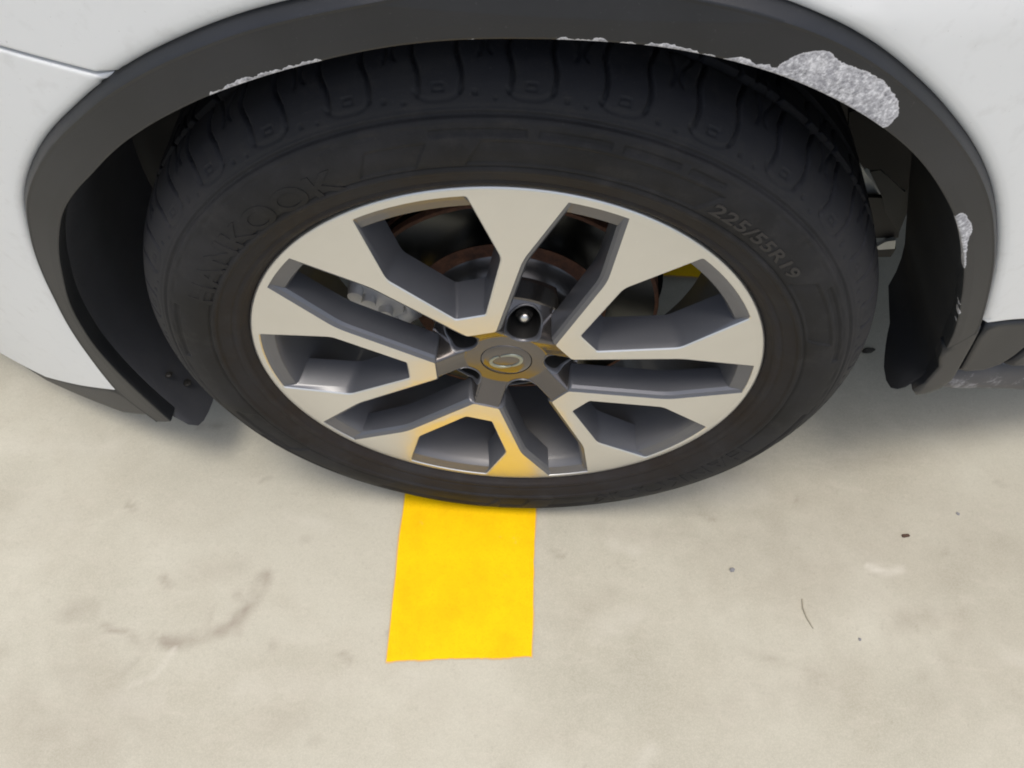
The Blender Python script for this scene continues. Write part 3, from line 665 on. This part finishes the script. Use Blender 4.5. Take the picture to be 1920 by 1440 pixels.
def swoosh():
    V = []; F = []; bsec = 6
    for part in (0, 1):
        t0, t1 = (math.radians(100), math.radians(290)) if part == 0 else (math.radians(-85), math.radians(108))
        n_ = 44; base = len(V)
        for i in range(n_):
            s = i / (n_ - 1); t = t0 + (t1 - t0) * s
            ax, bz = (.0138, .0100)
            if part == 0: ax += .0012 * (1 - s)
            else: ax += .0012 * s
            wd = .0020 * (.15 + .85 * math.sin(math.pi * (.04 + .92 * s)) ** .7)
            cx_, cz_ = ax * math.cos(t), bz * math.sin(t); nx, nz = math.cos(t) / ax, math.sin(t) / bz; q = math.hypot(nx, nz); nx /= q; nz /= q
            for w_, h_ in ((-1, 0), (-.8, .0012), (.8, .0012), (1, 0)):
                x, z = cx_ + nx * wd * w_, cz_ + nz * wd * w_; ca, sa = math.cos(R(20)), math.sin(R(20))
                x += -.0019 if part == 0 else .0019; V.append((x * ca - z * sa, .0111 - h_, x * sa + z * ca + .0005))
        for i in range(n_ - 1):
            for j in range(3): F.append((base + i * 4 + j, base + i * 4 + j + 1, base + (i + 1) * 4 + j + 1, base + (i + 1) * 4 + j))
    return mesh('emblem', V, F, M['emblem'], cap, smooth=50)
em = swoosh(); em.parent = wheel

# ---- tyre
prof = [(.2555, .0085), (.2560, .0045), (.2572, .0022), (.259, .0005), (.264, -.0048), (.275, -.0098), (.290, -.0145), (.305, -.0155), (.320, -.0120), (.333, -.005), (.343, .003), (.351, .012), (.357, .022), (.3615, .037), (.364, .06), (.365, .11), (.364, .16), (.3605, .185), (.352, .203), (.33, .214), (.30, .214), (.27, .200), (.2600, .190)]
pr_ = np.array(prof); seg = np.r_[0, np.cumsum(np.hypot(*np.diff(pr_, axis=0).T))]
i_b = 14; sA = np.arange(0, seg[i_b + 0], .0011); sB = np.linspace(seg[i_b], seg[-1], 90); ss = np.r_[sA, sB]
def cr(y):   # catmull-rom through profile
    out = np.empty(len(ss))
    for k, s in enumerate(ss):
        i = min(max(np.searchsorted(seg, s) - 1, 0), len(seg) - 2); t = (s - seg[i]) / (seg[i + 1] - seg[i])
        p0, p1, p2, p3 = y[max(i - 1, 0)], y[i], y[i + 1], y[min(i + 2, len(y) - 1)]
        h = seg[i + 1] - seg[i]; m1 = (p2 - p0) / (seg[i + 1] - seg[max(i - 1, 0)]) * h; m2 = (p3 - p1) / (seg[min(i + 2, len(y) - 1)] - seg[i]) * h
        out[k] = (2 * t ** 3 - 3 * t * t + 1) * p1 + (t ** 3 - 2 * t * t + t) * m1 + (-2 * t ** 3 + 3 * t * t) * p2 + (t ** 3 - t * t) * m2
    return out
Rr, Yy = cr(pr_[:, 0]), cr(pr_[:, 1])
dr_, dy_ = np.gradient(Rr), np.gradient(Yy); nl = np.hypot(dr_, dy_)
Nr, Ny = dy_ / nl, -dr_ / nl           # outward normal (r, y)
NA = 1800
th = np.linspace(-180, 180, NA, endpoint=False)
TH, RR = np.meshgrid(th, Rr, indexing='ij'); YY = np.broadcast_to(Yy, TH.shape); H = np.zeros_like(TH)
def groove(x, c, wd): return 1 - sst(np.abs(x - c), wd * .35, wd)
front = YY < .03
side = front & (RR < .352)
H -= .0018 * groove(RR, .3305, .0020) * side; H -= .0006 * groove(RR, .3345, .0012) * side; H += .0008 * groove(RR, .3265, .0030) * side
H += .0016 * groove(RR, .2860, .0035) * side; H -= .0012 * groove(RR, .2895, .0016) * side; H += .0014 * groove(RR, .2660, .004) * side; H -= .0006 * groove(RR, .2705, .0012) * side
# dashes and plain panels around the sidewall
def band(r0, r1, a0, a1, h, slant=0.0):
    global H
    aa = TH - slant * (RR - r0); e = .0012
    H += h * sst(RR, r0, r0 + e) * (1 - sst(RR, r1 - e, r1)) * sst(aa, a0, a0 + .25) * (1 - sst(aa, a1 - .25, a1)) * side
for a0, a1 in ((-11.2, 1.4), (2.7, 12.2), (13.6, 21.8), (23, 28.9), (57, 78), (-88, -72), (96, 118), (150, 171), (-175, -150), (-140, -118)): band(.3160, .3222, a0, a1, -.0020)
for a0, a1 in ((-7.2, 27.5), (-23.0, -14.2), (52, 70), (172, 180), (-180, -152.5), (153.8, 165.8), (-128, -110)): band(.2915, .3135, a0, a1, -.0018, 120)
# shoulder lugs: 30 pitches, U shaped outlines with grooves either side
pitch = 11.25
wv = 0.6 * np.sin(np.radians(TH * 3 + 20)) + .30 * np.sin(np.radians(TH * 7))
U = ((TH - 1.6 + wv + pitch * 60) % pitch) - pitch / 2      # -6..6, lug centre at +-6 => use shifted
U = np.where(U > 0, U - pitch / 2, U + pitch / 2)            # 0 = lug centre
rb = .3385 + .0045 * (np.abs(U) / 2.9) ** 3                 # bottom line of the U
sh = (RR > .335) & (YY < .085)
arcU = np.abs(U) < 3.1
H -= .0007 * (1 - sst(np.abs(RR - rb), .0007, .0017)) * arcU * sh
gl = np.clip((RR - .341) / .015, 0, 1)
wvy = .35 * np.sin(YY * 160)
for c, wd in ((-2.6, .34), (2.6, .34)):
    H -= (.0012 + .0034 * gl) * (1 - sst(np.abs(U - c - wvy), wd * .45, wd)) * sst(RR, .3395, .3425) * sh
H -= (.0002 + .0016 * gl) * (1 - sst(np.abs(U - 4.9 + wvy), .10, .30)) * sst(RR, .3550, .3580) * sh
H -= (.0002 + .0016 * gl) * (1 - sst(np.abs(U + 4.6 - wvy * 2), .10, .30)) * sst(RR, .3560, .3580) * sh
H -= .0010 * (np.abs(U - .1) < .75) * (np.abs(RR - .3445) < .0018) * sh     # little notch in each lug
H += .0010 * (np.abs(U - .1) < .5) * (np.abs(RR - .3449) < .0011) * sh
H -= .0012 * (np.abs(U - 4.6) < .3) * (np.abs(RR - .3405 - .001 * np.sin(TH)) < .0014) * sh
H -= .0010 * (np.abs(U + 4.3) < .25) * (np.abs(RR - .3385) < .0010) * sh
# sawtooth notches between the lugs on the shoulder
H -= .0 * (((TH * 1.9) % 1.0) < .4) * (np.abs(U) > 3.4) * (RR > .3450) * (RR < .3500) * (YY < .02)
H += .00035 * np.sin(np.radians(TH * 60)) * (RR > .3215) * (RR < .3245) * side
for yc in (.052, .088, .126, .163): H -= .0065 * (1 - sst(np.abs(YY - yc), .0035, .0052)) * (RR > .352)
from mathutils import noise as mn
lowf = np.array([[mn.noise(Vector((math.sin(R(a)) * 3 + 7, math.cos(R(a)) * 3, r * 40))) for r in Rr[::8]] for a in th[::10]])
H += .00025 * np.kron(lowf, np.ones((10, 8)))[:NA, :len(Rr)]
rr = RR + Nr * H; yy = YY + Ny * H
x = rr * np.sin(np.radians(TH)); z = rr * np.cos(np.radians(TH))
sq = np.clip(-z - .30, 0, None); yy = yy - .05 * sq * (YY < .06) * (1 - sst(RR, .33, .36)); z = np.maximum(z, GZ + .0040)
TVt = np.stack([x, yy, z], -1).reshape(-1, 3)
tyre = mesh('tyre', TVt, grid_faces(NA, len(Rr), wrap=True)[:, ::-1].copy(), M['rubber'], wheel, smooth=0)
def tyre_y(r): 
    k = np.argsort(Rr[:200]); return np.interp(r, Rr[:170], Yy[:170])
# ---- raised lettering
def letters(name, text, rmid, amid, height, spanlen, lift=.0007, parent=None, shear=0.0, mat=None):
    cu = bpy.data.curves.new(name, 'FONT'); cu.body = text; cu.size = 1; cu.extrude = .5; cu.align_x = 'CENTER'; cu.align_y = 'CENTER'; cu.space_character = 1.05; cu.offset = .02
    o = bpy.data.objects.new(name, cu); COL.objects.link(o); dg = bpy.context.evaluated_depsgraph_get(); me = bpy.data.meshes.new_from_object(o.evaluated_get(dg))
    COL.objects.unlink(o); bpy.data.objects.remove(o)
    import bmesh
    bm = bmesh.new(); bm.from_mesh(me); bmesh.ops.triangulate(bm, faces=bm.faces[:]); bmesh.ops.subdivide_edges(bm, edges=[e for e in bm.edges if e.calc_length() > .12], cuts=2); bmesh.ops.triangulate(bm, faces=bm.faces[:])
    co = np.array([v.co[:] for v in bm.verts]); w_ = co[:, 0].max() - co[:, 0].min(); h_ = co[:, 1].max() - co[:, 1].min(); c0 = (co[:, 0].max() + co[:, 0].min()) / 2; c1 = (co[:, 1].max() + co[:, 1].min()) / 2
    V = []
    for c in co:
        r = rmid + (c[1] - c1) / h_ * height; a = amid + (c[0] - c0) / w_ * math.degrees(spanlen / rmid)
        y = float(tyre_y(r)) + (.0012 if c[2] < 0 else -lift); V.append((r * math.sin(R(a)), y, r * math.cos(R(a))))
    F = [tuple(v.index for v in f.verts) for f in bm.faces]; bm.free()
    return mesh(name, V, F, mat or M['print'], parent or wheel, smooth=25)
letters('tyre_lettering', 'HANKOOK', .2985, -47.3, .0225, .228, .0007, mat=M['rubber'])
letters('tyre_lettering', 'HANKOOK', .2985, 134.5, .0225, .228, .0007, mat=M['rubber'])
letters('tyre_lettering', '225/55R19', .3015, 40.2, .0115, .112)

# ---- brake and hub behind the spokes
disc = revolve('brake_disc', [(.1010, .0800), (.1030, .0792), (.1570, .0790), (.1575, .0795), (.1580, .083), (.1578, .102), (.1560, .104), (.10, .104)], M['steel'], car, n=160, smooth=30)
revolve('disc_edge', [(.1545, .07895), (.1583, .0790), (.1588, .0800), (.1588, .0870)], M['rust'], disc, n=160)
revolve('disc_edge', [(.1545, .097), (.1588, .0970), (.1588, .1035), (.155, .105)], M['rust'], disc, n=160)
revolve('disc_inner_band', [(.0880, .0770), (.0900, .0782), (.1020, .0785), (.1035, .0789)], M['rust'], disc, n=160)
revolve('disc_hat', [(.0001, .052), (.030, .052), (.066, .053), (.074, .055), (.0790, .060), (.0830, .068), (.0860, .075), (.0885, .0775)], M['hub'], disc, n=160, smooth=60)
revolve('hat_band', [(.052, .0525), (.0545, .0512), (.0600, .0512), (.062, .0525)], M['rust'], disc, n=120)
revolve('splash_shield', [(.165, .112), (.160, .118), (.12, .118), (.06, .125), (.03, .16)], M['black'], disc, n=96)
def caliper():
    import bmesh
    me = []
    body = revolve('brake_caliper', [(.108, .066), (.112, .058), (.140, .056), (.164, .060), (.170, .070), (.171, .120), (.165, .130), (.112, .130), (.108, .120), (.108, .066)], M['cast'], car, n=24, a0=-103, a1=-58, smooth=45)
    for (a, r, y) in ((-74.5, .163, .055), (-77.5, .148, .055), (-83, .130, .054), (-92, .118, .055)):
        q = tube('caliper_bolt', [(*pol(r, a)[:1], y - .006, pol(r, a)[1]), (pol(r, a)[0], y + .01, pol(r, a)[1])], [.0075, .0085], M['cast'], body, n=12)
    tube('caliper_bracket', [(pol(.178, -106)[0], .085, pol(.178, -106)[1]), (pol(.13, -98)[0], .062, pol(.13, -98)[1]), (pol(.10, -84)[0], .060, pol(.10, -84)[1]), (pol(.118, -62)[0], .062, pol(.118, -62)[1])], [.012, .010, .009, .010], M['cast'], body, n=10)
    return body
caliper()
rod('steering_knuckle', (0, .11, 0), (0, .20, 0), .06, M['black'])
rod('brake_hose', (-.12, .14, .10), (-.16, .26, .20), .007, M['black'])
for o in list(COL.objects):
    if o.name.startswith('camera') or o.name.startswith('sun'): continue
    if o.parent is disc: pass
